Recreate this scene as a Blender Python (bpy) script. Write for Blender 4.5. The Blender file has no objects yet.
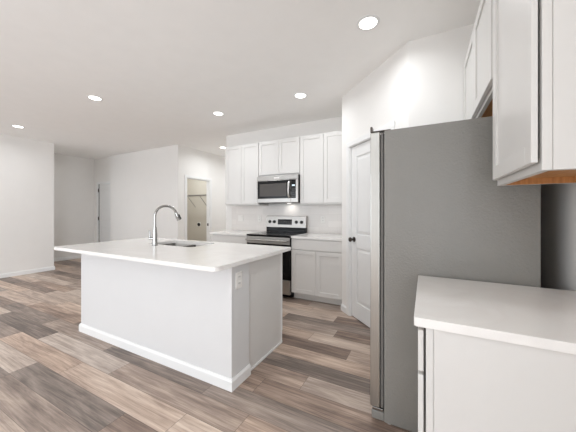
import bpy, bmesh, math, random
from mathutils import Matrix, Vector
random.seed(7)
C = bpy.context.scene
COL = C.collection
PI = math.pi

# ------------------------------------------------------------------ camera
CAM_H = 1.27
cd = bpy.data.cameras.new('camera')
cam = bpy.data.objects.new('camera', cd); COL.objects.link(cam)
cam.location = (0, 0, CAM_H)
cam.rotation_euler = (PI / 2, 0, math.radians(27.41))
cd.sensor_width = 36.0
cd.lens = 264.0 / 576 * 36
cd.shift_y = -4.72 / 576
cd.clip_start = 0.02
C.camera = cam

# ------------------------------------------------------------------ world, added daylight, exposure
w = bpy.data.worlds.new('world'); C.world = w; w.use_nodes = True
nt = w.node_tree; nt.nodes.clear()
wo = nt.nodes.new('ShaderNodeOutputWorld'); wb = nt.nodes.new('ShaderNodeBackground')
wb.inputs[0].default_value = (0.80, 0.90, 1.0, 1); wb.inputs[1].default_value = 1.0
nt.links.new(wb.outputs[0], wo.inputs[0])
DAY = 48.0          # fill power at each added rear window
LAMP = 5.6           # each recessed ceiling light
ADDED_WINDOWS = [(-6.8, -4.7, 0.25, 2.35), (-4.4, -2.3, 0.25, 2.35)]   # x0, x1, z0, z1 of unseen rear windows added to balance the light
REAR_Y = -3.5
ADDED_PATIO = (-3.1, -1.0, 0.06, 2.15)     # unseen patio door added for fill light, right wall behind the camera: y0, y1, z0, z1
SIDE = 92.0  # fill power at the added patio door
ld = bpy.data.lights.new('patio_daylight', 'AREA'); ld.shape = 'RECTANGLE'  # area fill for the island end and base cabinets
ld.size = ADDED_PATIO[3] - ADDED_PATIO[2] - 0.1; ld.size_y = ADDED_PATIO[1] - ADDED_PATIO[0] - 0.1; ld.energy = SIDE; ld.color = (0.90, 0.96, 1.03)
lo = bpy.data.objects.new('patio_daylight', ld); COL.objects.link(lo)
lo.location = (0.605 - 0.06, (ADDED_PATIO[0] + ADDED_PATIO[1]) / 2, (ADDED_PATIO[2] + ADDED_PATIO[3]) / 2)
lo.rotation_euler = (0, PI / 2, 0)         # -Z of the lamp looks along -X, into the room
for k, (x0, x1, z0, z1) in enumerate(ADDED_WINDOWS):
    ld = bpy.data.lights.new('window_daylight', 'AREA'); ld.shape = 'RECTANGLE'  # area fill standing just inside an added rear window
    ld.size = x1 - x0 - 0.1; ld.size_y = z1 - z0 - 0.1; ld.energy = DAY; ld.color = (0.90, 0.96, 1.03)
    lo = bpy.data.objects.new('window_daylight', ld); COL.objects.link(lo)
    lo.location = ((x0 + x1) / 2, REAR_Y + 0.06, (z0 + z1) / 2)
    lo.rotation_euler = (PI / 2, 0, 0)     # -Z of the lamp looks along +Y, into the room
C.view_settings.view_transform = 'Standard'
C.view_settings.look = 'None'
C.view_settings.exposure = 0.11
C.view_settings.gamma = 1.0
C.view_settings.use_curve_mapping = False
C.cycles.max_bounces = 14
C.cycles.diffuse_bounces = 8
C.cycles.use_denoising = True

# ------------------------------------------------------------------ materials
def srgb(r, g, b):
    f = lambda c: (c / 255) / 12.92 if c / 255 <= 0.04045 else ((c / 255 + 0.055) / 1.055) ** 2.4
    return (f(r), f(g), f(b), 1)

def mat(name, col, rough=0.5, metal=0.0, bump=0.0, bscale=200.0, var=0.0, vscale=6.0, stretch=None, spec=0.5, aniso=0.0):
    m = bpy.data.materials.new(name); m.use_nodes = True
    n, l = m.node_tree.nodes, m.node_tree.links
    b = n['Principled BSDF']
    b.inputs['Base Color'].default_value = col
    b.inputs['Roughness'].default_value = rough
    b.inputs['Metallic'].default_value = metal
    b.inputs['Specular IOR Level'].default_value = spec
    tc = n.new('ShaderNodeTexCoord'); src = tc.outputs['Object']
    if stretch:
        mp = n.new('ShaderNodeMapping'); mp.inputs['Scale'].default_value = stretch
        l.new(src, mp.inputs[0]); src = mp.outputs[0]
    if var > 0:
        nz = n.new('ShaderNodeTexNoise'); nz.inputs['Scale'].default_value = vscale; nz.inputs['Detail'].default_value = 4
        l.new(src, nz.inputs['Vector'])
        rp = n.new('ShaderNodeValToRGB')
        rp.color_ramp.elements[0].position = 0.3; rp.color_ramp.elements[1].position = 0.7
        rp.color_ramp.elements[0].color = tuple(c * (1 - var) for c in col[:3]) + (1,)
        rp.color_ramp.elements[1].color = tuple(min(1, c * (1 + var)) for c in col[:3]) + (1,)
        l.new(nz.outputs['Fac'], rp.inputs[0]); l.new(rp.outputs[0], b.inputs['Base Color'])
    if bump > 0:
        nb = n.new('ShaderNodeTexNoise'); nb.inputs['Scale'].default_value = bscale; nb.inputs['Detail'].default_value = 3
        l.new(src, nb.inputs['Vector'])
        bp = n.new('ShaderNodeBump'); bp.inputs['Strength'].default_value = bump; bp.inputs['Distance'].default_value = 0.002
        l.new(nb.outputs['Fac'], bp.inputs['Height']); l.new(bp.outputs[0], b.inputs['Normal'])
    return m

M = {}
M['wall'] = mat('wall_paint', srgb(232, 230, 227), 0.75, bump=0.08, bscale=90, var=0.008)
M['ceiling'] = mat('ceiling_paint', srgb(247, 246, 244), 0.85, bump=0.12, bscale=70, var=0.01)
M['trim'] = mat('trim_paint', srgb(232, 232, 231), 0.4, var=0.006)
M['door'] = mat('door_paint', srgb(228, 228, 227), 0.42, var=0.006)
M['cab'] = mat('cabinet_paint', srgb(215, 213, 210), 0.35, var=0.006, vscale=3)
M['island'] = mat('island_paint', srgb(215, 215, 215), 0.45, bump=0.04, bscale=90, var=0.006)
M['toe'] = mat('toe_kick_paint', srgb(222, 219, 215), 0.5, var=0.01)
M['steel'] = mat('stainless_steel', srgb(168, 165, 161), 0.34, 1.0, var=0.05, vscale=30, stretch=(0.6, 0.6, 12))
M['steelv'] = mat('stainless_door', srgb(186, 185, 181), 0.3, 1.0, var=0.05, vscale=30, stretch=(12, 12, 0.4))
M['handle_steel'] = mat('handle_steel', srgb(222, 220, 217), 0.42, 1.0, var=0.02)
M['chrome'] = mat('chrome', srgb(168, 167, 165), 0.14, 1.0, var=0.01)
M['sink'] = mat('sink_steel', srgb(128, 126, 123), 0.25, 1.0, var=0.04, vscale=20)
M['nickel'] = mat('dark_nickel', srgb(92, 86, 82), 0.3, 1.0, var=0.03)
M['fridge_side'] = mat('fridge_side_paint', srgb(133, 131, 126), 0.25, 0.0, bump=1.0, bscale=110, var=0.015)
M['gasket'] = mat('gasket_grey', srgb(104, 101, 98), 0.6, var=0.03)
M['rubber'] = mat('rubber', srgb(48, 46, 44), 0.6, var=0.05)  # shade colour for the gap beside the far door
M['glass_black'] = mat('black_glass', srgb(14, 13, 13), 0.16, var=0.05, spec=0.22)
M['oven_window'] = mat('oven_window_glass', srgb(24, 22, 22), 0.16, var=0.05, spec=0.25)
M['mw_window'] = mat('microwave_window_mesh', srgb(78, 74, 71), 0.3, var=0.06, vscale=120, spec=0.25)
M['black'] = mat('black_plastic', srgb(22, 21, 21), 0.35, var=0.05)
M['grey_ring'] = mat('burner_print', srgb(70, 68, 67), 0.25, var=0.03)
M['plate'] = mat('outlet_plastic', srgb(232, 230, 226), 0.35, var=0.004)
M['slot'] = mat('outlet_slot', srgb(60, 58, 56), 0.5, var=0.02)
M['wire'] = mat('wire_coating', srgb(150, 146, 140), 0.4, var=0.02)
M['carcass_dark'] = mat('cabinet_inside', srgb(52, 47, 43), 0.7, var=0.05)

def quartz():
    m = bpy.data.materials.new('white_quartz'); m.use_nodes = True
    n, l = m.node_tree.nodes, m.node_tree.links; b = n['Principled BSDF']
    b.inputs['Roughness'].default_value = 0.16
    tc = n.new('ShaderNodeTexCoord')
    v1 = n.new('ShaderNodeTexNoise'); v1.inputs['Scale'].default_value = 2.6; v1.inputs['Detail'].default_value = 8; v1.inputs['Distortion'].default_value = 1.4
    l.new(tc.outputs['Object'], v1.inputs['Vector'])
    rp = n.new('ShaderNodeValToRGB'); e = rp.color_ramp.elements
    e[0].position = 0.40; e[0].color = srgb(238, 236, 233)
    e[1].position = 0.60; e[1].color = srgb(240, 238, 235)
    x = rp.color_ramp.elements.new(0.5); x.color = srgb(236, 233, 230)
    l.new(v1.outputs['Fac'], rp.inputs[0])
    sp = n.new('ShaderNodeTexNoise'); sp.inputs['Scale'].default_value = 420; l.new(tc.outputs['Object'], sp.inputs['Vector'])
    mx = n.new('ShaderNodeMix'); mx.data_type = 'RGBA'; mx.blend_type = 'MULTIPLY'; mx.inputs[0].default_value = 0.06
    l.new(rp.outputs[0], mx.inputs[6]); l.new(sp.outputs['Fac'], mx.inputs[7]); l.new(mx.outputs[2], b.inputs['Base Color'])
    return m
M['quartz'] = quartz()

def maple():
    m = bpy.data.materials.new('maple_ply'); m.use_nodes = True
    n, l = m.node_tree.nodes, m.node_tree.links; b = n['Principled BSDF']
    b.inputs['Roughness'].default_value = 0.5
    tc = n.new('ShaderNodeTexCoord'); mp = n.new('ShaderNodeMapping'); mp.inputs['Scale'].default_value = (3, 40, 3)
    l.new(tc.outputs['Object'], mp.inputs[0])
    nz = n.new('ShaderNodeTexNoise'); nz.inputs['Scale'].default_value = 2.0; nz.inputs['Detail'].default_value = 6
    l.new(mp.outputs[0], nz.inputs['Vector'])
    rp = n.new('ShaderNodeValToRGB'); e = rp.color_ramp.elements
    e[0].position = 0.3; e[0].color = srgb(176, 118, 66); e[1].position = 0.7; e[1].color = srgb(206, 150, 92)
    l.new(nz.outputs['Fac'], rp.inputs[0]); l.new(rp.outputs[0], b.inputs['Base Color'])
    return m
M['maple'] = maple()

def tile():
    m = bpy.data.materials.new('backsplash_tile'); m.use_nodes = True
    n, l = m.node_tree.nodes, m.node_tree.links; b = n['Principled BSDF']
    b.inputs['Roughness'].default_value = 0.3
    tc = n.new('ShaderNodeTexCoord'); mp = n.new('ShaderNodeMapping'); mp.inputs['Rotation'].default_value = (PI / 2, 0, 0)
    l.new(tc.outputs['Object'], mp.inputs[0])
    br = n.new('ShaderNodeTexBrick'); br.inputs['Scale'].default_value = 1
    br.inputs['Brick Width'].default_value = 0.305; br.inputs['Row Height'].default_value = 0.102
    br.inputs['Mortar Size'].default_value = 0.0015; br.inputs['Mortar Smooth'].default_value = 0.3
    br.inputs['Color1'].default_value = srgb(228, 224, 220); br.inputs['Color2'].default_value = srgb(222, 218, 214)
    br.inputs['Mortar'].default_value = srgb(214, 209, 204)
    l.new(mp.outputs[0], br.inputs['Vector']); l.new(br.outputs['Color'], b.inputs['Base Color'])
    return m
M['tile'] = tile()

def planks(W=0.175, L=1.22, ph=0.045):
    m = bpy.data.materials.new('vinyl_plank'); m.use_nodes = True
    n, l = m.node_tree.nodes, m.node_tree.links; b = n['Principled BSDF']
    def mth(op, a, c=None, d=None):
        q = n.new('ShaderNodeMath'); q.operation = op
        for i, v in enumerate((a, c, d)):
            if v is None: continue
            if isinstance(v, (int, float)): q.inputs[i].default_value = v
            else: l.new(v, q.inputs[i])
        return q.outputs[0]
    def comb(x, y, z=0.0):
        q = n.new('ShaderNodeCombineXYZ')
        for i, v in enumerate((x, y, z)):
            if isinstance(v, (int, float)): q.inputs[i].default_value = v
            else: l.new(v, q.inputs[i])
        return q.outputs[0]
    def wn(vec):
        q = n.new('ShaderNodeTexWhiteNoise'); q.noise_dimensions = '3D'; l.new(vec, q.inputs['Vector']); return q.outputs
    g = n.new('ShaderNodeNewGeometry'); s = n.new('ShaderNodeSeparateXYZ'); l.new(g.outputs['Position'], s.inputs[0])
    X, Y = s.outputs[0], s.outputs[1]
    yr = mth('DIVIDE', mth('ADD', Y, ph), W)
    row = mth('FLOOR', yr); fy = mth('FRACT', yr)
    off = wn(comb(row, 12.899999999999999))['Value']
    xr = mth('ADD', mth('DIVIDE', X, L), off)
    colm = mth('FLOOR', xr); fx = mth('FRACT', xr)
    idn = wn(comb(row, colm, 8.1)); idv = idn['Value']
    sc = n.new('ShaderNodeSeparateColor'); l.new(idn['Color'], sc.inputs[0])
    # grain, stretched along the plank and different on every plank
    gv = comb(mth('MULTIPLY', X, 1.6), mth('MULTIPLY', Y, 34.0), mth('MULTIPLY', idv, 60.0))
    g1 = n.new('ShaderNodeTexNoise'); g1.inputs['Scale'].default_value = 1.0; g1.inputs['Detail'].default_value = 7; g1.inputs['Roughness'].default_value = 0.62; g1.inputs['Distortion'].default_value = 1.1
    l.new(gv, g1.inputs['Vector'])
    gv2 = comb(mth('MULTIPLY', X, 1.3), mth('MULTIPLY', Y, 6.0), mth('MULTIPLY', idv, 91.0))
    g2 = n.new('ShaderNodeTexNoise'); g2.inputs['Scale'].default_value = 1.0; g2.inputs['Detail'].default_value = 4; g2.inputs['Distortion'].default_value = 1.6
    l.new(gv2, g2.inputs['Vector'])
    tone = mth('ADD', mth('ADD', mth('MULTIPLY', idv, 0.56), mth('MULTIPLY', g1.outputs['Fac'], 0.95)), mth('MULTIPLY', g2.outputs['Fac'], 0.75))
    g3 = n.new('ShaderNodeTexNoise'); g3.inputs['Scale'].default_value = 1.0; g3.inputs['Detail'].default_value = 5; g3.inputs['Roughness'].default_value = 0.7
    l.new(comb(mth('MULTIPLY', X, 5.0), mth('MULTIPLY', Y, 130.0), mth('MULTIPLY', idv, 33.0)), g3.inputs['Vector'])
    tone = mth('ADD', tone, mth('MULTIPLY', mth('SUBTRACT', g3.outputs['Fac'], 0.5), 0.55))
    tone = mth('ADD', mth('MULTIPLY', mth('SUBTRACT', tone, 1.13), 1.08), 0.47)
    rp = n.new('ShaderNodeValToRGB'); e = rp.color_ramp.elements
    e[0].position = 0.05; e[0].color = srgb(98, 82, 74)
    e[1].position = 0.97; e[1].color = srgb(224, 206, 189)
    for p, c in ((0.27, (134, 114, 102)), (0.48, (164, 142, 127)), (0.72, (198, 174, 156))):
        x = e.new(p); x.color = srgb(*c)
    l.new(tone, rp.inputs[0])
    rp2 = n.new('ShaderNodeValToRGB'); e = rp2.color_ramp.elements      # greyer boards
    e[0].position = 0.05; e[0].color = srgb(104, 96, 90); e[1].position = 0.97; e[1].color = srgb(208, 197, 187)
    x = e.new(0.5); x.color = srgb(158, 145, 136)
    l.new(tone, rp2.inputs[0])
    mx = n.new('ShaderNodeMix'); mx.data_type = 'RGBA'; l.new(mth('MULTIPLY', sc.outputs[1], 0.8), mx.inputs[0])
    l.new(rp.outputs[0], mx.inputs[6]); l.new(rp2.outputs[0], mx.inputs[7])
    ey = mth('MULTIPLY', mth('MINIMUM', fy, mth('SUBTRACT', 1.0, fy)), W)
    ex = mth('MULTIPLY', mth('MINIMUM', fx, mth('SUBTRACT', 1.0, fx)), L)
    gap = mth('LESS_THAN', mth('MINIMUM', ex, ey), 0.0016)
    m2 = n.new('ShaderNodeMix'); m2.data_type = 'RGBA'; l.new(mth('MULTIPLY', gap, 0.6), m2.inputs[0])
    l.new(mx.outputs[2], m2.inputs[6]); m2.inputs[7].default_value = srgb(58, 49, 45)
    l.new(m2.outputs[2], b.inputs['Base Color'])
    b.inputs['Roughness'].default_value = 0.42
    b.inputs['Specular IOR Level'].default_value = 0.4
    bp = n.new('ShaderNodeBump'); bp.inputs['Strength'].default_value = 0.12; bp.inputs['Distance'].default_value = 0.002
    l.new(g1.outputs['Fac'], bp.inputs['Height']); l.new(bp.outputs[0], b.inputs['Normal'])
    return m
M['floor'] = planks()

def emit(name, col, s):
    m = bpy.data.materials.new(name); m.use_nodes = True
    n, l = m.node_tree.nodes, m.node_tree.links; n.clear()
    o = n.new('ShaderNodeOutputMaterial'); e = n.new('ShaderNodeEmission')
    nz = n.new('ShaderNodeTexNoise'); nz.inputs['Scale'].default_value = 3
    mx = n.new('ShaderNodeMix'); mx.data_type = 'RGBA'; mx.inputs[0].default_value = 0.02
    mx.inputs[6].default_value = col; l.new(nz.outputs['Color'], mx.inputs[7]); l.new(mx.outputs[2], e.inputs[0])
    e.inputs[1].default_value = s; l.new(e.outputs[0], o.inputs[0]); return m
M['lens'] = emit('lamp_lens', (1, 0.97, 0.92, 1), 6)
M['digits'] = emit('display_digits', (0.75, 0.88, 1.0, 1), 1.2)

def glass():
    m = bpy.data.materials.new('window_glass'); m.use_nodes = True
    b = m.node_tree.nodes['Principled BSDF']
    b.inputs['Transmission Weight'].default_value = 1; b.inputs['Roughness'].default_value = 0.0
    b.inputs['IOR'].default_value = 1.45; b.inputs['Base Color'].default_value = (0.96, 0.98, 0.98, 1)
    return m
M['glass'] = glass()

# ------------------------------------------------------------------ mesh helpers
class MB:
    def __init__(s): s.bm = bmesh.new()
    def box(s, x0, x1, y0, y1, z0, z1, bev=0.0, seg=2):
        if x0 > x1: x0, x1 = x1, x0
        if y0 > y1: y0, y1 = y1, y0
        if z0 > z1: z0, z1 = z1, z0
        mt = Matrix.Translation(((x0 + x1) / 2, (y0 + y1) / 2, (z0 + z1) / 2)) @ Matrix.Diagonal((x1 - x0, y1 - y0, z1 - z0, 1))
        r = bmesh.ops.create_cube(s.bm, size=1, matrix=mt)
        if bev > 0:
            ed = list({e for v in r['verts'] for e in v.link_edges})
            bmesh.ops.bevel(s.bm, geom=ed, offset=bev, segments=seg, profile=0.5, affect='EDGES')
        return s
    def prism(s, pts, z0, z1, bev=0.0):
        b = [s.bm.verts.new((x, y, z0)) for x, y in pts]; t = [s.bm.verts.new((x, y, z1)) for x, y in pts]
        n = len(pts); fs = [s.bm.faces.new(t), s.bm.faces.new(b[::-1])]
        for i in range(n): s.bm.faces.new((b[i], b[(i + 1) % n], t[(i + 1) % n], t[i]))
        if bev > 0:
            ed = list({e for f in fs for e in f.edges})
            bmesh.ops.bevel(s.bm, geom=ed, offset=bev, segments=2, profile=0.5, affect='EDGES')
        return s
    def lathe(s, prof, axis='z', at=(0, 0, 0), n=24, dirn=1):
        rings = []
        for r, h in prof:
            ring = []
            for k in range(n):
                a = 2 * PI * k / n; u, v = r * math.cos(a), r * math.sin(a)
                p = {'z': (u, v, h * dirn), 'y': (u, h * dirn, v), 'x': (h * dirn, u, v)}[axis]
                ring.append(s.bm.verts.new((p[0] + at[0], p[1] + at[1], p[2] + at[2])))
            rings.append(ring)
        for a, b in zip(rings, rings[1:]):
            for k in range(n): s.bm.faces.new((a[k], a[(k + 1) % n], b[(k + 1) % n], b[k]))
        s.bm.faces.new(rings[0][::-1]); s.bm.faces.new(rings[-1])
        return s
    def tube(s, pts, rad, n=12):
        pts = [Vector(p) for p in pts]; rads = rad if isinstance(rad, (list, tuple)) else [rad] * len(pts)
        rings = []; t0 = (pts[1] - pts[0]).normalized()
        up = Vector((0, 0, 1)) if abs(t0.z) < 0.9 else Vector((1, 0, 0))
        nrm = (up - t0 * up.dot(t0)).normalized()
        for i, p in enumerate(pts):
            t = (pts[min(i + 1, len(pts) - 1)] - pts[max(i - 1, 0)]).normalized()
            nrm = (nrm - t * nrm.dot(t)).normalized(); bn = t.cross(nrm)
            rings.append([s.bm.verts.new(p + (nrm * math.cos(2 * PI * k / n) + bn * math.sin(2 * PI * k / n)) * rads[i]) for k in range(n)])
        for a, b in zip(rings, rings[1:]):
            for k in range(n): s.bm.faces.new((a[k], a[(k + 1) % n], b[(k + 1) % n], b[k]))
        s.bm.faces.new(rings[0][::-1]); s.bm.faces.new(rings[-1])
        return s
    def build(s, name, m, parent=None, smooth=False):
        bm = s.bm
        bmesh.ops.recalc_face_normals(bm, faces=bm.faces)
        loc = Vector((0, 0, 0))
        if parent is None:
            xs = [v.co for v in bm.verts]
            loc = Vector(((min(v.x for v in xs) + max(v.x for v in xs)) / 2, (min(v.y for v in xs) + max(v.y for v in xs)) / 2, min(v.z for v in xs)))
            bmesh.ops.translate(bm, verts=bm.verts, vec=-loc)
        me = bpy.data.meshes.new(name); bm.to_mesh(me); bm.free()
        me.materials.append(m if not isinstance(m, str) else M[m])
        o = bpy.data.objects.new(name, me); COL.objects.link(o)
        o.location = loc
        if parent: o.parent = parent
        if smooth:
            for p in me.polygons: p.use_smooth = True
            me.set_sharp_from_angle(angle=math.radians(40))
        return o

def tag(o, label, cat, group=None):
    o['label'] = label; o['category'] = cat
    if group: o['group'] = group
    return o
def thing(name, label, cat, loc=(0, 0, 0), rotz=0.0, group=None):
    o = bpy.data.objects.new(name, None); COL.objects.link(o)
    o.empty_display_size = 0.1
    o.location = loc; o.rotation_euler = (0, 0, rotz)
    return tag(o, label, cat, group)
def struct(name, mb, m):
    o = mb.build(name, m); o['kind'] = 'structure'; return o
def copy_tree(o, parent=None):
    c = o.copy(); COL.objects.link(c)
    if parent: c.parent = parent
    for ch in list(o.children): copy_tree(ch, c)
    return c

# ------------------------------------------------------------------ setting
CEIL = 2.74
RX = 0.605            # right wall face
BY = 4.02             # back wall face (range side)
FY = 4.05             # far living wall face
PX = -0.947           # pantry side wall
D = 2.385             # pantry diagonal: x + y = D
struct('floor', MB().box(-8.6, 0.9, REAR_Y - 0.1, 7.4, -0.1, 0), 'floor')
struct('ceiling', MB().box(-8.6, 0.9, REAR_Y - 0.1, 7.4, CEIL, CEIL + 0.1), 'ceiling')
struct('wall_right', MB().box(RX, RX + 0.12, REAR_Y, ADDED_PATIO[0], 0, CEIL).box(RX, RX + 0.12, ADDED_PATIO[1], 2.63, 0, CEIL).box(RX, RX + 0.12, ADDED_PATIO[0], ADDED_PATIO[1], ADDED_PATIO[3], CEIL).box(RX, RX + 0.12, ADDED_PATIO[0], ADDED_PATIO[1], 0, ADDED_PATIO[2]), 'wall')
struct('wall_back', MB().box(-3.44, -0.84, BY, BY + 0.12, 0, CEIL), 'wall')
struct('wall_hall_right', MB().box(-3.44, -3.32, BY + 0.12, 7.2, 0, CEIL), 'wall')
struct('wall_hall_end', MB().box(-4.93, -3.32, 7.2, 7.3, 0, CEIL), 'wall')
struct('wall_pantry_side', MB().box(PX, PX + 0.11, D - PX + 0.05, BY, 0, CEIL), 'wall')
struct('wall_pantry_front', MB().box(-0.126, RX, 2.51, 2.63, 0, CEIL), 'wall')
# diagonal pantry wall with its doorway: local x runs along the wall (left to right seen from the kitchen), local y goes into the pantry
S2 = math.sqrt(0.5)
def diag(x): return (x, D - x)
dl = (-0.812 - PX) / S2; dr = (-0.285 - PX) / S2; dend = (-0.125 - PX) / S2
DH = 2.05
pw = MB().box(0, dl - 0.012, 0, 0.11, 0, CEIL).box(dr + 0.012, dend, 0, 0.11, 0, CEIL).box(dl - 0.012, dr + 0.012, 0, 0.11, DH + 0.012, CEIL)
pm = Matrix.Translation((PX, D - PX, 0)) @ Matrix.Rotation(-PI / 4, 4, 'Z')
bmesh.ops.transform(pw.bm, matrix=pm, verts=pw.bm.verts)
struct('wall_pantry_door', pw, 'wall')
# living side
struct('wall_far', MB().box(-7.41, -4.83, FY, FY + 0.16, 0, CEIL), 'wall')
D2L, D2R, D2Y = -8.10, -7.37, 4.11
hw = MB().box(-8.43, D2L - 0.01, D2Y, D2Y + 0.1, 0, CEIL).box(D2L - 0.01, -7.41, D2Y, D2Y + 0.1, 2.04, CEIL)
struct('wall_far_door', hw, 'wall')
struct('wall_entry', MB().box(-8.43, -8.31, 0.2, D2Y, 0, CEIL), 'wall')
struct('wall_entry_end', MB().box(-8.43, -7.27, 0.1, 0.2, 0, CEIL), 'wall')
struct('wall_left', MB().box(-7.27, -7.15, REAR_Y, 2.75, 0, CEIL), 'wall')
# closet wall with the laundry opening
CX = -4.83; OY0, OY1, OH = 4.285, 5.02, 2.045
struct('wall_hall_left', MB().box(CX - 0.1, CX, FY + 0.16, OY0, 0, CEIL).box(CX - 0.1, CX, OY1, 7.2, 0, CEIL).box(CX - 0.1, CX, OY0, OY1, OH, CEIL), 'wall')
LX = -6.6; LY = 5.6
M['laundry'] = mat('laundry_paint', srgb(206, 200, 188), 0.8, bump=0.05, bscale=90, var=0.01)
struct('wall_laundry_back', MB().box(LX - 0.1, LX, FY + 0.16, LY + 0.1, 0, CEIL), 'laundry')
struct('wall_laundry_end', MB().box(LX, CX - 0.1, LY, LY + 0.1, 0, CEIL), 'laundry')
# rear wall, behind the camera, with two windows added for fill light
rw = MB(); xs = -7.15
for x0, x1, z0, z1 in ADDED_WINDOWS:
    rw.box(xs, x0, REAR_Y - 0.12, REAR_Y, 0, CEIL)
    rw.box(x0, x1, REAR_Y - 0.12, REAR_Y, 0, z0).box(x0, x1, REAR_Y - 0.12, REAR_Y, z1, CEIL); xs = x1
rw.box(xs, RX, REAR_Y - 0.12, REAR_Y, 0, CEIL)
struct('wall_rear', rw, 'wall')
for k, (x0, x1, z0, z1) in enumerate(ADDED_WINDOWS):
    f = MB()
    f.box(x0, x0 + 0.06, REAR_Y - 0.1, REAR_Y - 0.02, z0, z1).box(x1 - 0.06, x1, REAR_Y - 0.1, REAR_Y - 0.02, z0, z1)
    f.box(x0 + 0.06, x1 - 0.06, REAR_Y - 0.1, REAR_Y - 0.02, z0, z0 + 0.06).box(x0 + 0.06, x1 - 0.06, REAR_Y - 0.1, REAR_Y - 0.02, z1 - 0.06, z1)
    xm = (x0 + x1) / 2; f.box(xm - 0.03, xm + 0.03, REAR_Y - 0.1, REAR_Y - 0.02, z0 + 0.06, z1 - 0.06)
    wo_ = struct('window_%d' % (k + 1), f, 'trim')
    g = MB().box(x0 + 0.06 - wo_.location.x, x1 - 0.06 - wo_.location.x, -0.004, 0.004, 0.06, z1 - z0 - 0.06)
    g.build('pane', 'glass', wo_)

y0, y1, z0, z1 = ADDED_PATIO; ym = (y0 + y1) / 2
f = MB()
for a, b in ((y0, y0 + 0.07), (ym - 0.05, ym + 0.05), (y1 - 0.07, y1)): f.box(RX + 0.02, RX + 0.1, a, b, z0, z1)
for a, b in ((y0 + 0.07, ym - 0.05), (ym + 0.05, y1 - 0.07)): f.box(RX + 0.02, RX + 0.1, a, b, z0, z0 + 0.08).box(RX + 0.02, RX + 0.1, a, b, z1 - 0.07, z1)
pd = struct('window_3', f, 'trim')  # frame of the added patio door
MB().box(-0.004, 0.004, y0 + 0.07 - pd.location.y, y1 - 0.07 - pd.location.y, 0.08, z1 - z0 - 0.07).build('pane', 'glass', pd)

# baseboards: a stepped profile, one run per wall
def base_run(mb, a, b, nrm, h=0.083, t=0.014):
    """board along a->b standing off the wall towards nrm"""
    a, b, nv = Vector(a), Vector(b), Vector(nrm).normalized()
    prof = [(0, 0), (t, 0), (t, h - 0.018), (t * 0.55, h - 0.006), (t * 0.4, h), (0, h)]
    A = [mb.bm.verts.new((a.x + nv.x * o, a.y + nv.y * o, z)) for o, z in prof]
    B = [mb.bm.verts.new((b.x + nv.x * o, b.y + nv.y * o, z)) for o, z in prof]
    n = len(prof)
    for i in range(n): mb.bm.faces.new((A[i], A[(i + 1) % n], B[(i + 1) % n], B[i]))
    mb.bm.faces.new(A[::-1]); mb.bm.faces.new(B)
    return mb
T = 0.014
def base_poly(mb, pts, h=0.083, t=0.014):
    """mitred run along an open path, standing off to the right-hand side of its direction"""
    P = [Vector(p) for p in pts]
    prof = [(0, 0), (t, 0), (t, h - 0.018), (t * 0.55, h - 0.006), (t * 0.4, h), (0, h)]
    nr = []
    for a, b in zip(P, P[1:]):
        d = (b - a).normalized(); nr.append(Vector((d.y, -d.x)))
    R = []
    for i, p in enumerate(P):
        if i == 0: m_ = nr[0]
        elif i == len(P) - 1: m_ = nr[-1]
        else:
            m_ = (nr[i - 1] + nr[i]); m_ = m_ / (1 + nr[i - 1].dot(nr[i]))
        R.append([mb.bm.verts.new((p.x + m_.x * o, p.y + m_.y * o, z)) for o, z in prof])
    n = len(prof)
    for A, B in zip(R, R[1:]):
        for i in range(n): mb.bm.faces.new((A[i], A[(i + 1) % n], B[(i + 1) % n], B[i]))
    mb.bm.faces.new(R[0][::-1]); mb.bm.faces.new(R[-1])
    return mb
struct('baseboard_left', base_poly(MB(), [(-7.15, REAR_Y), (-7.15, 2.75), (-7.27, 2.75), (-7.27, 0.2 + T)]), 'trim')
struct('baseboard_entry', base_run(MB(), (-8.31, 0.2), (-8.31, D2Y - T), (1, 0)), 'trim')
struct('baseboard_far', base_run(MB(), (-7.41, FY), (CX + T, FY), (0, -1)), 'trim')
struct('baseboard_hall', base_run(base_run(MB(), (CX, FY), (CX, OY0 - 0.06), (1, 0)), (CX, OY1 + 0.06), (CX, 7.2), (1, 0)), 'trim')
struct('baseboard_hall_right', base_run(base_run(MB(), (-3.44, BY - 0.01), (-3.44, 7.2), (-1, 0)), (-3.44, BY), (-3.26, BY), (0, -1)), 'trim')
pp = base_poly(MB(), [(PX, 3.40), (PX, D - PX), diag(-0.857)])
base_run(pp, diag(-0.238), diag(-0.125), (-1, -1)); base_run(pp, (-0.13, 2.51), (RX, 2.51), (0, -1))
struct('baseboard_pantry', pp, 'trim')
struct('baseboard_right', base_run(base_run(MB(), (RX, ADDED_PATIO[1]), (RX, 0.98), (-1, 0)), (RX, 1.66), (RX, 2.49), (-1, 0)), 'trim')
struct('baseboard_laundry', base_poly(MB(), [(LX, FY + 0.17), (LX, LY), (CX - 0.1, LY)]), 'trim')

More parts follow.
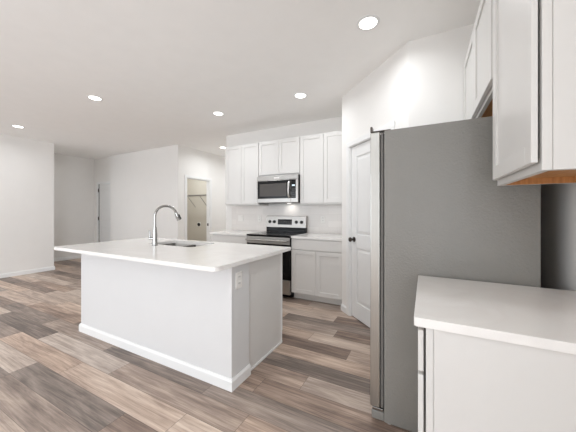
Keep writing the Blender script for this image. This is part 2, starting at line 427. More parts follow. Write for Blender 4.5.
# ---------------- doors of the room
def casing(mb, x0, x1, h, yo, wd=0.057, t=0.016):
    """flat casing with a stepped inner bead around an opening x0..x1, front face at local y = yo - t"""
    for a, b in ((x0 - wd, x0), (x1, x1 + wd)):
        mb.box(a, b, yo - t, yo, 0, h, 0.003)
    mb.box(x0 - wd, x1 + wd, yo - t, yo, h, h + wd, 0.003)
    mb.box(x0 - 0.006, x0 + 0.012, yo - 0.004, yo + 0.09, 0, h); mb.box(x1 - 0.012, x1 + 0.006, yo - 0.004, yo + 0.09, 0, h)
    mb.box(x0, x1, yo - 0.004, yo + 0.09, h - 0.006, h + 0.006)
    return mb
def two_panel(mb, x0, x1, y0, y1, z0, z1, rails):
    """moulded two-panel slab: front face y0; rails = heights (bottom of lower panel, its top, bottom of upper panel, its top)"""
    st = 0.112
    mb.box(x0, x1, y0 + 0.010, y1, z0, z1)
    mb.box(x0, x0 + st, y0, y0 + 0.010, z0, z1, 0.003); mb.box(x1 - st, x1, y0, y0 + 0.010, z0, z1, 0.003)
    zs = [z0, rails[0], rails[1], rails[2], rails[3], z1]
    for a, b in ((0, 1), (2, 3), (4, 5)): mb.box(x0 + st, x1 - st, y0, y0 + 0.010, zs[a], zs[b], 0.003)
    for a, b in ((1, 2), (3, 4)):
        # raised field with sloped edges
        X0, X1, Z0, Z1 = x0 + st + 0.012, x1 - st - 0.012, zs[a] + 0.012, zs[b] - 0.012
        q = 0.03
        lo = [mb.bm.verts.new(p) for p in ((X0, y0 + 0.010, Z0), (X1, y0 + 0.010, Z0), (X1, y0 + 0.010, Z1), (X0, y0 + 0.010, Z1))]
        hi = [mb.bm.verts.new(p) for p in ((X0 + q, y0 + 0.003, Z0 + q), (X1 - q, y0 + 0.003, Z0 + q), (X1 - q, y0 + 0.003, Z1 - q), (X0 + q, y0 + 0.003, Z1 - q))]
        mb.bm.faces.new(hi)
        for i in range(4): mb.bm.faces.new((lo[i], lo[(i + 1) % 4], hi[(i + 1) % 4], hi[i]))
    return mb
def knob(parent, x, y, z):
    k = MB().lathe([(0.031, 0), (0.031, 0.006), (0.012, 0.010), (0.011, 0.034), (0.022, 0.040), (0.028, 0.052), (0.025, 0.064), (0.012, 0.069)], 'y', (x, y, z), 20, -1)
    return k.build('door_knob', 'nickel', parent, True)

# pantry door, in the diagonal wall's own frame
def place(o, loc, rz): o.location = loc; o.rotation_euler = (0, 0, rz); return o
wpx = dr - dl
c1 = casing(MB(), dl, dr, DH, 0.0)
o = c1.build('trim_1', 'trim', None); o['kind'] = 'structure'
off = o.location.copy()
o.matrix_world = pm @ Matrix.Translation(off)
dd = bpy.data.objects.new('door_1', None); COL.objects.link(dd); dd['kind'] = 'structure'
dd.location = (PX, D - PX, 0); dd.rotation_euler = (0, 0, -PI / 4)
two_panel(MB(), dl + 0.014, dr - 0.014, 0.016, 0.052, 0.012, DH - 0.010, (0.20, 0.84, 1.00, DH - 0.14)).build('door_slab', 'door', dd)
knob(dd, dl + 0.075, 0.016, 0.935)
# far entry door
c2 = casing(MB(), D2L, D2R, 2.03, D2Y)
for v in list(c2.bm.verts):
    pass
g_ = [v for v in c2.bm.verts if v.co.x > -7.41]
c2b = MB()
for a, b, z0, z1 in ((D2L - 0.057, D2L, 0, 2.03), (D2L - 0.057, -7.41, 2.03, 2.087)): c2b.box(a, b, D2Y - 0.016, D2Y, z0, z1, 0.003)
c2b.box(D2L - 0.006, D2L + 0.012, D2Y - 0.004, D2Y + 0.09, 0, 2.03)
struct('trim_2', c2b, 'trim')
d2 = bpy.data.objects.new('door_2', None); COL.objects.link(d2); d2['kind'] = 'structure'; d2.location = (D2L, D2Y, 0)
two_panel(MB(), 0.022, 0.74, 0.012, 0.05, 0.012, 2.022, (0.20, 0.84, 1.02, 1.86)).build('door_slab', 'door', d2)
for z in (0.25, 1.02, 1.80):
    MB().lathe([(0.012, 0), (0.016, 0.01), (0.016, 0.09), (0.012, 0.10)], 'z', (0.014, 0.0, z), 12).build('hinge', 'nickel', d2, True)
MB().box(0.006, 0.0215, 0.004, 0.04, 0.02, 2.02).build('weather_strip', 'rubber', d2)  # dark strip standing in for the shadow in the hinge-side gap
# laundry opening casing
lc = MB()
for a, b in ((OY0 - 0.057, OY0), (OY1, OY1 + 0.057)): lc.box(CX, CX + 0.016, a, b, 0, OH, 0.003)
lc.box(CX, CX + 0.016, OY0 - 0.057, OY1 + 0.057, OH, OH + 0.057, 0.003)
lc.box(CX - 0.1, CX + 0.004, OY0, OY0 + 0.016, 0, OH).box(CX - 0.1, CX + 0.004, OY1 - 0.016, OY1, 0, OH).box(CX - 0.1, CX + 0.004, OY0 + 0.016, OY1 - 0.016, OH - 0.016, OH)
t3 = struct('trim_3', lc, 'trim')
sp = MB().box(CX - 0.075, CX - 0.03, OY1 - 0.0185, OY1 - 0.0155, 0.90, 0.965, 0.001, 1)
bmesh.ops.translate(sp.bm, verts=sp.bm.verts, vec=-t3.location)
sp.build('strike_plate', 'nickel', t3)

# ------------------------------------------------------------------ cabinets
def shaker(mb, x0, x1, z0, z1, y0, t=0.02, st=0.057, rec=0.009):
    """shaker front: front face at local y0, thickness t into +y"""
    mb.box(x0 + st - 0.004, x1 - st + 0.004, y0 + rec, y0 + t - 0.002, z0 + st - 0.004, z1 - st + 0.004)
    mb.box(x0, x0 + st, y0, y0 + t, z0, z1, 0.0015, 1); mb.box(x1 - st, x1, y0, y0 + t, z0, z1, 0.0015, 1)
    mb.box(x0 + st, x1 - st, y0, y0 + t, z0, z0 + st, 0.0015, 1); mb.box(x0 + st, x1 - st, y0, y0 + t, z1 - st, z1, 0.0015, 1)
    return mb
G = 0.0035
def wall_cabinet(label, loc, rotz, wd, z0, z1, depth, doors, under='cab', end_stiles=False, dx0=None, yf=-0.0225, th=0.02):
    """front carcass face at local y = 0, doors in front of it at -0.022"""
    t = thing('wall_cabinet', label, 'cabinet', (loc[0], loc[1], z0), rotz, 'shaker wall cabinets')
    h = z1 - z0
    c = MB(); p = 0.018
    c.box(0, p, 0, depth, 0, h).box(wd - p, wd, 0, depth, 0, h)
    c.box(p, wd - p, 0, depth, h - p, h); c.box(p, wd - p, 0.0, 0.02, 0, 0.038)
    c.box(p, wd - p, 0.0, 0.02, 0.6 * h - 0.02, 0.6 * h + 0.02).box(p, wd - p, depth - 0.008, depth, 0, h - p)
    c.build('carcass', 'cab', t)
    rcs = 0.026 if under == 'maple' else 0.012
    MB().box(p, wd - p, 0.02, depth - 0.008, rcs, rcs + 0.016).build('bottom_panel', under, t)
    if under == 'maple':
        MB().box(p, p + 0.004, 0.02, depth - 0.008, 0.0005, rcs).box(wd - p - 0.004, wd - p, 0.02, depth - 0.008, 0.0005, rcs).box(p, wd - p, 0.0205, 0.0245, 0.0005, rcs).build('bottom_rail', 'maple', t)
    if end_stiles:     # applied skin on the exposed near end (local x = wd)
        c = MB(); q = 0.004
        c.box(wd, wd + q, 0.0, 0.022, 0, h, 0.001, 1).box(wd, wd + q, 0.0235, depth, 0, h, 0.001, 1)
        c.build('end_panel', 'cab', t)
    xa = G if dx0 is None else dx0; xb = wd - G if dx0 is None else wd + 0.001
    e = [xa + i * (xb - xa) / doors for i in range(doors + 1)]
    for i in range(doors):
        shaker(MB(), e[i] + G / 2, e[i + 1] - G / 2, 0.024, h - 0.012, yf, th).build('cabinet_door', 'cab', t)
    return t
def base_cabinet(label, loc, rotz, wd, depth, doors, drawers=1, near_end=False, yf=-0.0225, th=0.02):
    t = thing('base_cabinet', label, 'cabinet', (loc[0], loc[1], 0), rotz, 'shaker base cabinets')
    p = 0.018; h = 0.883
    c = MB()
    c.box(0, p, 0, depth, 0.10, h).box(wd - p, wd, 0, depth, 0.10, h)
    c.box(0, p, 0.075, depth, 0, 0.10).box(wd - p, wd, 0.075, depth, 0, 0.10)
    c.box(p, wd - p, 0, depth, 0.10, 0.118).box(p, wd - p, 0, 0.02, h - 0.03, h).box(p, wd - p, depth - 0.01, depth, 0.118, h)
    c.box(p, wd - p, 0, 0.02, 0.70, 0.74).box(wd / 2 - 0.02, wd / 2 + 0.02, 0, 0.02, 0.118, 0.70)
    c.build('carcass', 'cab', t)
    MB().box(p, wd - p, 0.075, 0.087, 0, 0.10).build('toe_kick', 'toe', t)
    if near_end:
        c = MB(); q = 0.004
        c.box(wd, wd + q, 0.0, 0.0215, 0.10, h, 0.001, 1).box(wd, wd + q, 0.0235, depth, 0.0, h, 0.001, 1)
        c.build('end_panel', 'cab', t)
    e = [G + i * (wd - 2 * G) / doors for i in range(doors + 1)]
    for i in range(doors):
        shaker(MB(), e[i] + G / 2, e[i + 1] - G / 2, 0.106, 0.716, yf, th).build('cabinet_door', 'cab', t)
    e = [G + i * (wd - 2 * G) / drawers for i in range(drawers + 1)]
    for i in range(drawers):
        MB().box(e[i] + G / 2, e[i + 1] - G / 2, yf, yf + th, 0.728, 0.868, 0.002, 1).build('drawer_front', 'cab', t)
    return t

UF = 3.722      # carcass front of the uppers on the back wall
UZ0, UZ1 = 1.372, 2.432
ud = BY - UF
wall_cabinet('white two-door wall cabinet left of the stainless microwave', (-3.195, UF), 0, 0.719, UZ0, UZ1, ud, 2)
wall_cabinet('short white two-door wall cabinet directly above the microwave', (-2.476, UF), 0, 0.762, 1.845, UZ1, ud, 2)
wall_cabinet('white two-door wall cabinet right of the microwave beside the pantry wall', (-1.714, UF), 0, 0.765, UZ0, UZ1, ud, 2)
BF = 3.42
bd = BY - BF - 0.006
base_cabinet('white base cabinet left of the range, mostly hidden behind the island', (-3.225, BF), 0, 0.745, bd, 2, 1)
base_cabinet('white base cabinet with one wide drawer over two doors, right of the range', (-1.712, BF), 0, 0.762, bd, 2, 1)
# right wall: local x runs towards the camera, local y to the right
RF = 0.295
wall_cabinet('large white wall cabinet nearest the camera over the end counter, wooden underside showing', (RF, 1.515), -PI / 2, 0.515, 1.386, 2.446, RX - RF, 1, 'maple', True, 0.026, -0.023, 0.016)
wall_cabinet('shallow white two-door wall cabinet above the refrigerator', (RF, 2.508), -PI / 2, 0.990, 1.862, 2.446, RX - RF, 2, 'maple')
base_cabinet('white base cabinet at the right, nearest the camera, plain end panel showing', (0.003, 1.630), -PI / 2, 0.634, RX - 0.009, 1, 1, True, -0.024, 0.017)

# ------------------------------------------------------------------ worktops and backsplash
def rrect(x0, x1, y0, y1, radii, n=8):
    """plan outline, radii for (x0y0, x1y0, x1y1, x0y1)"""
    out = []
    for (cx, cy, a0), r in zip(((x0, y0, PI), (x1, y0, 1.5 * PI), (x1, y1, 0), (x0, y1, 0.5 * PI)), radii):
        sx = 1 if cx == x0 else -1; sy = 1 if cy == y0 else -1
        if r <= 0: out.append((cx, cy)); continue
        for k in range(n + 1):
            a = a0 + k * (PI / 2) / n
            out.append((cx + sx * r + r * math.cos(a), cy + sy * r + r * math.sin(a)))
    return out
o = MB().prism(rrect(-3.255, -2.478, 3.385, BY - 0.012, (0.004, 0.004, 0, 0)), 0.884, 0.914, 0.003).build('countertop', 'quartz')
tag(o, 'white quartz worktop to the left of the range', 'countertop', 'quartz worktops')
o = MB().prism(rrect(-1.711, PX - 0.002, 3.385, BY - 0.012, (0.004, 0.004, 0, 0)), 0.884, 0.914, 0.003).build('countertop', 'quartz')
tag(o, 'white quartz worktop between the range and the pantry wall', 'countertop', 'quartz worktops')
o = MB().prism(rrect(-0.033, RX - 0.001, 0.985, 1.640, (0.006, 0, 0, 0.006)), 0.884, 0.914, 0.003).build('countertop', 'quartz')
tag(o, 'white quartz worktop in the right foreground against the refrigerator side', 'countertop', 'quartz worktops')
o = MB().box(-3.30, PX - 0.001, BY - 0.011, BY - 0.0005, 0.915, 1.370).build('backsplash', 'tile')
tag(o, 'pale tiled backsplash on the wall behind the range', 'backsplash')

# ------------------------------------------------------------------ island
IX0, IX1 = -3.240, -1.215       # pony wall
IY0, IYM, IY1 = 1.476, 1.690, 2.245
isl = thing('kitchen_island', 'white kitchen island with pony wall front, standing in the middle of the floor', 'island', (-2.2, 1.86, 0))
def I(mb, name, m, par=isl, sm=False):
    bmesh.ops.translate(mb.bm, verts=mb.bm.verts, vec=(2.2, -1.86, 0)); return mb.build(name, m, par, sm)
I(MB().box(IX0, IX1, IY0, IYM, 0, 0.8835, 0.003), 'pony_wall', 'island')
bb = MB()
base_poly(bb, [(IX0, IYM), (IX0, IY0), (IX1, IY0), (IX1, IYM)])
I(bb, 'baseboard', 'trim')
SX0, SX1, SY0, SY1 = -2.72, -2.05, 1.875, 2.235      # sink cut-out
ca = MB(); ER = -1.232
ca.box(ER - 0.018, ER, IYM, IY1, 0.0, 0.8835, 0.001, 1).box(IX0 + 0.02, IX0 + 0.038, IYM, IY1, 0.0, 0.8835)
ca.box(IX0 + 0.038, ER - 0.018, IYM + 0.002, IYM + 0.014, 0.10, 0.8835).box(IX0 + 0.038, ER - 0.018, IYM + 0.014, IY1 - 0.02, 0.10, 0.118)
ca.box(IX0 + 0.038, ER - 0.018, IY1 - 0.02, IY1, 0.10, 0.14).box(IX0 + 0.038, ER - 0.018, IY1 - 0.02, IY1, 0.84, 0.8835)
for x in (-2.76, -2.01): ca.box(x - 0.01, x + 0.01, IYM + 0.014, IY1, 0.14, 0.84)
I(ca, 'cabinet_box', 'cab')
I(MB().box(IX0 + 0.038, ER - 0.018, IY1 - 0.09, IY1 - 0.078, 0, 0.10), 'toe_kick', 'toe')
I(MB().box(ER, ER + 0.008, IYM, IY1, 0, 0.022, 0.002, 1).box(ER, ER + 0.003, IY1 - 0.02, IY1 + 0.001, 0.022, 0.8835), 'shoe_moulding', 'trim')
xs = [IX0 + 0.04, -2.76, -2.385, -2.01, ER - 0.002]
for a, b in zip(xs, xs[1:]):
    m_ = MB(); shaker(m_, a + 0.002, b - 0.002, 0.106, 0.868, 0)
    bmesh.ops.transform(m_.bm, matrix=Matrix.Translation((a + b, IY1 + 0.0225, 0)) @ Matrix.Rotation(PI, 4, 'Z'), verts=m_.bm.verts)
    I(m_, 'cabinet_door', 'cab')
# outlet on the end of the pony wall
OYc, OZc = 1.555, 0.765
op = I(MB().box(IX1, IX1 + 0.006, OYc - 0.036, OYc + 0.036, OZc - 0.06, OZc + 0.06, 0.003), 'outlet_plate', 'plate')
for dz in (-0.024, 0.024):
    I(MB().box(IX1 + 0.004, IX1 + 0.0075, OYc - 0.016, OYc + 0.016, OZc + dz - 0.015, OZc + dz + 0.015, 0.001, 1), 'receptacle', 'plate', op)
    I(MB().box(IX1 + 0.006, IX1 + 0.0082, OYc - 0.008, OYc - 0.005, OZc + dz - 0.004, OZc + dz + 0.008).box(IX1 + 0.006, IX1 + 0.0082, OYc + 0.005, OYc + 0.008, OZc + dz - 0.004, OZc + dz + 0.008), 'slot', 'slot', op)

# island worktop with the sink cut out
def slab_with_hole(outer, hole, z0, z1):
    b = bmesh.new()
    n, k = len(outer), len(hole)
    def ring(pts, z): return [b.verts.new((x, y, z)) for x, y in pts]
    ot, ob, ht, hb = ring(outer, z1), ring(outer, z0), ring(hole, z1), ring(hole, z0)
    for A, B in ((ot, ob), (ht, hb)):
        m_ = len(A)
        for i in range(m_): b.faces.new((A[i], A[(i + 1) % m_], B[(i + 1) % m_], B[i]))
    b.edges.ensure_lookup_table()
    for O, H in ((ot, ht), (ob, hb)):
        ed = [b.edges.get((O[i], O[(i + 1) % n])) for i in range(n)] + [b.edges.get((H[i], H[(i + 1) % k])) for i in range(k)]
        bmesh.ops.triangle_fill(b, use_beauty=True, use_dissolve=False, edges=ed)
    return b
mb = MB(); mb.bm.free()
mb.bm = slab_with_hole(rrect(-3.335, -1.178, 1.268, 2.345, (0.05, 0.05, 0.012, 0.012)), rrect(SX0, SX1, SY0, SY1, (0.04,) * 4)[::-1], 0.884, 0.914)
ic = mb.build('countertop', 'quartz')
bv = ic.modifiers.new('edge', 'BEVEL'); bv.width = 0.003; bv.segments = 2; bv.limit_method = 'ANGLE'; bv.angle_limit = math.radians(50)
tag(ic, 'large white quartz worktop of the island with rounded corners and sink cut-out', 'countertop', 'quartz worktops')

# sink: undermount, two bowls
sk = thing('kitchen_sink', 'stainless double-bowl undermount sink set in the island worktop', 'sink', ((SX0 + SX1) / 2, (SY0 + SY1) / 2, 0.68))
def bowl(x0, x1, y0, y1, zt, zb, r=0.04):
    b = MB(); t = 0.002
    top = rrect(x0, x1, y0, y1, (r,) * 4); q = 0.02
    bot = rrect(x0 + q, x1 - q, y0 + q, y1 - q, (r,) * 4)
    fl = rrect(x0 - 0.008, x1 + 0.008, y0 - 0.012, y1 + 0.012, (r,) * 4)
    def ring(p, z): return [b.bm.verts.new((x, y, z)) for x, y in p]
    R = [ring(rrect(x0 + q - t, x1 - q + t, y0 + q - t, y1 - q + t, (r,) * 4), zb - t), ring(rrect(x0 - t, x1 + t, y0 - t, y1 + t, (r,) * 4), zt - t), ring(fl, zt - t), ring(fl, zt), ring(top, zt), ring(rrect(x0 + 0.006, x1 - 0.006, y0 + 0.006, y1 - 0.006, (r,) * 4), zb + 0.02), ring(bot, zb)]
    n = len(top)
    for A, B in zip(R, R[1:]):
        for i in range(n): b.bm.faces.new((A[i], A[(i + 1) % n], B[(i + 1) % n], B[i]))
    b.bm.faces.new(R[0]); b.bm.faces.new(R[-1])
    return b
def K(mb, name, m, par, sm=True):
    bmesh.ops.translate(mb.bm, verts=mb.bm.verts, vec=-sk.location); return mb.build(name, m, par, sm)
xm = (SX0 + SX1) / 2
for a, b in ((SX0 + 0.004, xm - 0.0095), (xm + 0.0095, SX1 - 0.004)):
    bo = K(bowl(a, b, SY0 + 0.004, SY1 - 0.004, 0.882, 0.69), 'bowl', 'sink', sk)
    K(MB().lathe([(0.042, 0), (0.042, 0.003), (0.034, 0.004), (0.030, 0.002), (0.012, 0.002)], 'z', ((a + b) / 2, (SY0 + SY1) / 2, 0.6905)), 'drain', 'chrome', bo)

# faucet
fa = thing('kitchen_faucet', 'tall chrome pull-down gooseneck faucet standing on the island worktop', 'faucet', (-2.478, 1.79, 0.914))
MB().lathe([(0.029, 0), (0.029, 0.006), (0.025, 0.010), (0.0235, 0.05), (0.0215, 0.12), (0.0185, 0.165), (0.0165, 0.19)], 'z').build('body', 'chrome', fa, True)
fd = Vector((math.sin(math.radians(22)), math.cos(math.radians(22)), 0)); R_ = 0.108; zt = 0.305
pts = [Vector((0, 0, 0.19)), Vector((0, 0, 0.25)), Vector((0, 0, zt))]
for k in range(1, 19):
    a = PI * k / 20
    pts.append(fd * (R_ - R_ * math.cos(a)) + Vector((0, 0, zt + R_ * math.sin(a))))
MB().tube(pts, 0.0125, 16).build('spout', 'chrome', fa, True)
e0 = pts[-1]; dn = (pts[-1] - pts[-2]).normalized()
MB().tube([e0 - dn * 0.004, e0 + dn * 0.012, e0 + dn * 0.03, e0 + dn * 0.075, e0 + dn * 0.085], [0.014, 0.018, 0.021, 0.024, 0.021], 16).build('spray_head', 'chrome', fa, True)
bd_ = Vector((0.9, 0.44, 0)); bpnt = e0 + dn * 0.045 + Vector((fd.y, -fd.x, 0)) * 0.0
MB().tube([bpnt - dn * 0.026 + bd_ * 0.019, bpnt + dn * 0.026 + bd_ * 0.0215], 0.011, 10).build('spray_button', 'black', fa, True)
sd = Vector((-0.66, -0.75, 0))
hm = MB().tube([sd * 0.018 + Vector((0, 0, 0.075)), sd * 0.056 + Vector((0, 0, 0.075))], 0.014, 14)
hm.tube([sd * 0.046 + Vector((0, 0, 0.083)), sd * 0.044 + Vector((0, 0, 0.12)), sd * 0.052 + Vector((0, 0, 0.165))], [0.0075, 0.006, 0.0055], 10)
hm.build('lever_handle', 'chrome', fa, True)

# ------------------------------------------------------------------ range
rg = thing('range', 'stainless and black freestanding electric range between the base cabinets', 'range', (-2.095, 3.38, 0))
RWD = 0.379
body = MB().box(-RWD, RWD, 0.03, 0.625, 0.06, 0.895).box(-RWD + 0.02, RWD - 0.02, 0.09, 0.60, 0.0, 0.06)
body.build('oven_body', 'black', rg)
ct = MB().box(-RWD, RWD, -0.02, 0.56, 0.895, 0.917, 0.004).build('cooktop', 'glass_black', rg)
for (x, y, r) in ((-0.19, 0.13, 0.105), (0.19, 0.13, 0.085), (-0.19, 0.40, 0.08), (0.19, 0.40, 0.105)):
    b = MB()
    for r0 in (r, r * 0.62):
        prev = None; N = 36
        A = [b.bm.verts.new((x + r0 * math.cos(2 * PI * k / N), y + r0 * math.sin(2 * PI * k / N), 0.9174)) for k in range(N)]
        B = [b.bm.verts.new((x + (r0 - 0.004) * math.cos(2 * PI * k / N), y + (r0 - 0.004) * math.sin(2 * PI * k / N), 0.9174)) for k in range(N)]
        for k in range(N): b.bm.faces.new((A[k], A[(k + 1) % N], B[(k + 1) % N], B[k]))
    b.build('burner_ring', 'grey_ring', ct)
bg = MB(); # back guard: black riser, slightly tilted stainless console
bg.box(-RWD, RWD, 0.565, 0.62, 0.917, 1.00, 0.003)
bg.build('riser', 'glass_black', rg)
prof = [(0.552, 1.00), (0.572, 1.185), (0.60, 1.192), (0.624, 1.18), (0.624, 1.00)]
cs = MB()
Lv = [cs.bm.verts.new((-RWD, y, z)) for y, z in prof]; Rv = [cs.bm.verts.new((RWD, y, z)) for y, z in prof]
for i in range(len(prof)): cs.bm.faces.new((Lv[i], Lv[(i + 1) % 5], Rv[(i + 1) % 5], Rv[i]))
cs.bm.faces.new(Lv[::-1]); cs.bm.faces.new(Rv)
con = cs.build('control_console', 'steel', rg)
dp = MB().box(-0.145, 0.125, -0.004, 0.004, 0.045, 0.135, 0.002)
tl = math.atan2(0.02, 0.185)
def tilt(mb): bmesh.ops.transform(mb.bm, matrix=Matrix.Translation((0, 0.552, 1.0)) @ Matrix.Rotation(-tl, 4, 'X'), verts=mb.bm.verts); return mb
tilt(dp).build('display', 'glass_black', con)
dg = MB()
for r_, zc in enumerate((0.072, 0.098)):
    for i in range(7):
        if i == 3: continue
        dg.box(-0.125 + i * 0.036, -0.107 + i * 0.036, -0.0052, -0.004, zc, zc + 0.006)
dg.box(-0.025, 0.005, -0.0052, -0.004, 0.088, 0.104)
tilt(dg).build('display_marking', 'grey_ring', con)
for x in (-0.305, -0.215, 0.205, 0.30):
    kb = MB().lathe([(0.028, 0), (0.027, 0.004), (0.022, 0.006), (0.020, 0.024), (0.016, 0.027)], 'y', (x, -0.001, 0.09), 20, -1)
    kb.box(x - 0.003, x + 0.003, -0.031, -0.02, 0.072, 0.108)
    tilt(kb).build('knob', 'black', con, True)
od = MB().box(-RWD + 0.002, RWD - 0.002, -0.012, 0.028, 0.275, 0.890, 0.004).build('oven_door', 'glass_black', rg)
MB().box(-RWD + 0.002, RWD - 0.002, -0.018, -0.0125, 0.785, 0.888, 0.002).build('door_top_trim', 'steel', od)
MB().box(-0.27, 0.27, -0.0135, -0.0122, 0.36, 0.70).build('oven_window', 'oven_window', od)
hb = MB().tube([(-RWD + 0.02, -0.062, 0.838), (RWD - 0.02, -0.062, 0.838)], 0.0145, 14)
for x in (-RWD + 0.045, RWD - 0.045): hb.box(x - 0.012, x + 0.012, -0.062, -0.0182, 0.828, 0.848, 0.003)
hb.build('oven_handle', 'steel', od, True)
MB().box(-RWD + 0.002, RWD - 0.002, -0.014, 0.028, 0.065, 0.268, 0.004).build('storage_drawer', 'steel', rg)

# ------------------------------------------------------------------ microwave
mw = thing('microwave', 'stainless over-the-range microwave mounted under the short wall cabinet', 'microwave', (-2.095, 3.665, 1.405))
MH = 0.432; mwd = 0.377
MB().box(-mwd, mwd, 0.0, 0.354, 0, MH, 0.003).build('case', 'black', mw)
ft = MB().box(-mwd, mwd, -0.02, 0, MH - 0.068, MH - 0.002, 0.004).build('vent_grille', 'steel', mw)
MB().box(-0.05, 0.05, -0.0212, -0.0202, MH - 0.045, MH - 0.025).build('badge_plate', 'plate', ft)
dr_ = MB(); x1 = mwd - 0.122
dr_.box(-mwd, x1, -0.026, 0, 0.004, MH - 0.072, 0.004)
mdoor = dr_.build('microwave_door', 'steel', mw)
MB().box(-mwd + 0.022, x1 - 0.002, -0.0275, -0.0262, 0.068, MH - 0.078).build('door_glass', 'glass_black', mdoor)
MB().box(-mwd + 0.06, x1 - 0.075, -0.0284, -0.0276, 0.105, MH - 0.125).build('mesh_window', 'mw_window', mdoor)
hp = [(x1 - 0.024, -0.030, 0.085), (x1 - 0.024, -0.052, 0.105), (x1 - 0.024, -0.060, 0.20), (x1 - 0.024, -0.052, 0.30), (x1 - 0.024, -0.030, 0.325)]
MB().tube(hp, 0.0155, 12).build('door_handle', 'handle_steel', mdoor, True)
cl = MB().box(0.06, 0.12, 0.22, 0.26, -0.002, -0.0005, 0.001, 1).build('cooktop_lamp', 'lens', mw)
ld = bpy.data.lights.new('lamp', 'AREA'); ld.shape = 'RECTANGLE'; ld.size = 0.09; ld.size_y = 0.05; ld.energy = 0.3; ld.color = (1.0, 0.96, 0.9)
lob = bpy.data.objects.new('lamp', ld); COL.objects.link(lob); lob.parent = mw; lob.location = (0.09, 0.24, -0.006)
cp = MB().box(x1 + 0.003, mwd, -0.026, 0, 0.004, MH - 0.072, 0.004).build('control_panel', 'steel', mw)
MB().box(x1 + 0.005, mwd - 0.035, -0.0275, -0.0262, 0.068, MH - 0.078).build('panel_glass', 'glass_black', cp)
MB().box(x1 + 0.022, mwd - 0.05, -0.0285, -0.0276, 0.255, 0.278).build('clock_display', 'digits', cp)
bt = MB()
for i in range(3):
    for j in range(5): bt.box(x1 + 0.018 + i * 0.024, x1 + 0.034 + i * 0.024, -0.0283, -0.0276, 0.09 + j * 0.028, 0.10 + j * 0.028)
bt.build('keypad', 'grey_ring', cp)

# ------------------------------------------------------------------ refrigerator
FR = thing('refrigerator', 'tall side-by-side refrigerator, grey textured side and stainless doors, at the right wall', 'refrigerator', (0.1, 2.11, 0))
fx = lambda x: x - 0.1
fy = lambda y: y - 2.11
Y0, Y1 = 1.66, 2.48
MB().box(fx(-0.216), fx(0.488), fy(Y0), fy(Y1), 0.012, 1.752, 0.004).build('cabinet', 'fridge_side', FR)
ym = 2.11
for a, b in ((Y0 + 0.002, ym - 0.003), (ym + 0.003, Y1 - 0.002)):
    do = MB().box(fx(-0.297), fx(-0.240), fy(a), fy(b), 0.085, 1.748, 0.006, 3).build('refrigerator_door', 'steelv', FR)
    MB().box(fx(-0.2355), fx(-0.2215), fy(a + 0.004), fy(b - 0.004), 0.09, 1.742).box(fx(-0.2395), fx(-0.2165), fy(a + 0.02), fy(b - 0.02), 0.095, 1.735).build('gasket', 'gasket', do)
    ya = a if a < ym - 0.1 else b - 0.05
    hc = MB().box(fx(-0.297), fx(-0.284), fy(ya + 0.0), fy(ya + 0.05), 1.7485, 1.785, 0.004)
    hc.box(fx(-0.284), fx(-0.18), fy(ya + 0.004), fy(ya + 0.046), 1.7525, 1.757, 0.001)
    hc.build('hinge_cover', 'nickel', FR)
    ys = ym - 0.055 if a < ym - 0.1 else ym + 0.018
    MB().tube([(fx(-0.299), fy(ys + 0.018), 0.75), (fx(-0.302), fy(ys + 0.018), 1.45)], 0.006, 10).build('grip', 'steelv', do, True)
    hi = MB().box(fx(-0.285), fx(-0.222), fy(ya + 0.004), fy(ya + 0.04), 0.064, 0.082, 0.003).lathe([(0.010, 0), (0.010, 0.008)], 'z', (fx(-0.268), fy(ya + 0.022), 0.077), 12)
    hi.build('lower_hinge', 'chrome', FR)
MB().box(fx(-0.290), fx(-0.2165), fy(Y0 + 0.004), fy(Y1 - 0.004), 0.012, 0.062, 0.006).build('base_grille', 'fridge_side', FR)
for x in (-0.19, 0.44):
    for y in (Y0 + 0.03, Y1 - 0.05):
        MB().lathe([(0.016, 0), (0.018, 0.003), (0.018, 0.012)], 'z', (fx(x), fy(y), 0), 14).build('foot', 'plate', FR, True)

# ------------------------------------------------------------------ electrical plates
def wall_plate(name, label, loc, rotz, group, kind='outlet', wide=0.07):
    t = thing(name, label, 'outlet' if kind == 'outlet' else 'switch', loc, rotz, group)
    p = MB().box(-wide / 2, wide / 2, -0.006, 0, -0.058, 0.058, 0.003).build('cover_plate', 'plate', t)
    n = max(1, int(round(wide / 0.055)) - 0) if wide > 0.09 else 1
    for i in range(n):
        xc = (i - (n - 1) / 2) * 0.046
        if kind == 'outlet':
            for dz in (-0.022, 0.022):
                MB().box(xc - 0.015, xc + 0.015, -0.0075, -0.005, dz - 0.014, dz + 0.014, 0.001, 1).build('receptacle', 'plate', p)
                MB().box(xc - 0.008, xc - 0.005, -0.0082, -0.007, dz - 0.004, dz + 0.008).box(xc + 0.005, xc + 0.008, -0.0082, -0.007, dz - 0.004, dz + 0.008).build('slot', 'slot', p)
        else:
            MB().box(xc - 0.016, xc + 0.016, -0.0085, -0.005, -0.033, 0.033, 0.0015, 1).build('rocker', 'plate', p)
    return t
wall_plate('light_switch', 'white double switch plate at the left end of the backsplash', (-3.08, BY - 0.0115, 1.14), 0, 'backsplash plates', 'switch', 0.115)
wall_plate('wall_outlet', 'white outlet on the backsplash just left of the range', (-2.66, BY - 0.0115, 1.14), 0, 'backsplash plates')
wall_plate('wall_outlet', 'white outlet on the backsplash just right of the range', (-1.45, BY - 0.0115, 1.14), 0, 'backsplash plates')
wall_plate('light_switch', 'white light switch on the far wall seen through the faucet loop', (-5.15, FY - 0.0005, 1.10), 0, 'far wall plates', 'switch')

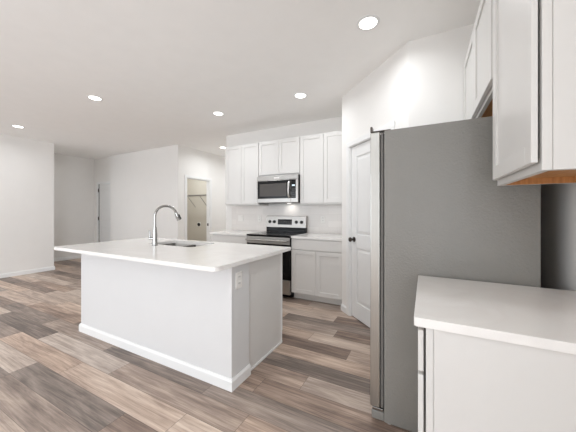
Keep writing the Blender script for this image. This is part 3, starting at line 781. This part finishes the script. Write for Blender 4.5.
# ------------------------------------------------------------------ laundry closet
ws = thing('wire_shelf', 'white wire shelf with slanted braces inside the laundry opening', 'shelf', (-5.75, LY, 1.72))
sh = MB()
for y in (-0.012, -0.31): sh.tube([(-0.83, y, 0), (0.80, y, 0)], 0.005, 8)
sh.tube([(-0.83, -0.31, -0.03), (0.80, -0.31, -0.03)], 0.005, 8)
for i in range(50):
    x = -0.82 + i * 0.033; sh.tube([(x, -0.012, 0.004), (x, -0.31, 0.004), (x, -0.311, -0.03)], 0.002, 5)
sh.build('wire_deck', 'wire', ws)
for x in (-0.66, -0.19, 0.28, 0.74):
    MB().tube([(x, -0.30, -0.03), (x, -0.008, -0.33)], 0.008, 8).build('brace', 'wire', ws)
lo_ = thing('dryer_outlet', 'dark dryer outlet on the laundry wall below the wire shelf', 'outlet', (-5.80, LY - 0.0005, 0.888), 0)
pl = MB().box(-0.06, 0.06, -0.008, 0, -0.06, 0.06, 0.004).build('cover_plate', 'plate', lo_)
MB().lathe([(0.05, 0), (0.05, 0.014), (0.042, 0.02)], 'y', (0, -0.0075, 0), 24, -1).build('receptacle', 'black', pl, True)

# ------------------------------------------------------------------ recessed ceiling lights
LG = 'recessed ceiling lights'
def ceiling_light(x, y, label, power=LAMP):
    t = thing('ceiling_light', label, 'ceiling light', (x, y, CEIL), 0, LG)
    N = 40; b = MB(); prof = [(0.088, 0), (0.088, -0.003), (0.082, -0.006), (0.068, -0.005), (0.066, -0.001), (0.066, 0)]
    rings = [[b.bm.verts.new((r * math.cos(2 * PI * k / N), r * math.sin(2 * PI * k / N), z)) for k in range(N)] for r, z in prof]
    for A, B in zip(rings, rings[1:] + rings[:1]):
        for k in range(N): b.bm.faces.new((A[k], A[(k + 1) % N], B[(k + 1) % N], B[k]))
    b.build('trim_ring', 'trim', t, True)
    MB().lathe([(0.066, -0.0005), (0.066, -0.002), (0.05, -0.003), (0.02, -0.0035)], 'z', (0, 0, 0), 32).build('lens', 'lens', t, True)
    ld = bpy.data.lights.new('lamp', 'AREA'); ld.shape = 'DISK'; ld.size = 0.12; ld.energy = power; ld.color = (0.93, 0.97, 1.0); ld.spread = math.radians(165)
    lo = bpy.data.objects.new('lamp', ld); COL.objects.link(lo); lo.parent = t; lo.location = (0, 0, -0.012)
    return t
for x, y, lb in ((-0.394, 2.117, 'round recessed ceiling light at the top, the largest and nearest one'),
                 (-1.402, 3.049, 'round recessed ceiling light above and in front of the microwave cabinets'),
                 (-2.755, 3.042, 'round recessed ceiling light over the middle, left of the one before the cabinets'),
                 (-3.80, 1.888, 'round recessed ceiling light beyond the left end of the island'),
                 (-6.263, 1.908, 'leftmost round recessed ceiling light beside the left wall'),
                 (-4.131, 4.712, 'round recessed ceiling light in the hallway beside the upper cabinets')):
    ceiling_light(x, y, lb, 8 if y > 4 else LAMP)
for x, y, lb in ((-0.36, -0.15, 'round recessed ceiling light behind the camera on the cabinet side'),
                 (-3.3, -1.1, 'round recessed ceiling light behind the camera in the middle of the room'),
                 (-5.9, -1.1, 'round recessed ceiling light behind the camera near the left wall')):
    ceiling_light(x, y, lb)  # unseen lamps added to even out the room light
ceiling_light(-7.7, 2.3, 'round recessed ceiling light in the entry passage behind the left wall', 6)  # unseen lamp added to brighten the passage wall
ceiling_light(-4.131, 6.3, 'round recessed ceiling light deeper in the hallway behind the kitchen', 11)  # unseen lamp added to lift the hallway beside the closet
ceiling_light(-5.6, 4.8, 'round recessed ceiling light inside the laundry closet, above the wire shelf', 13)  # unseen lamp added because the laundry came out dark
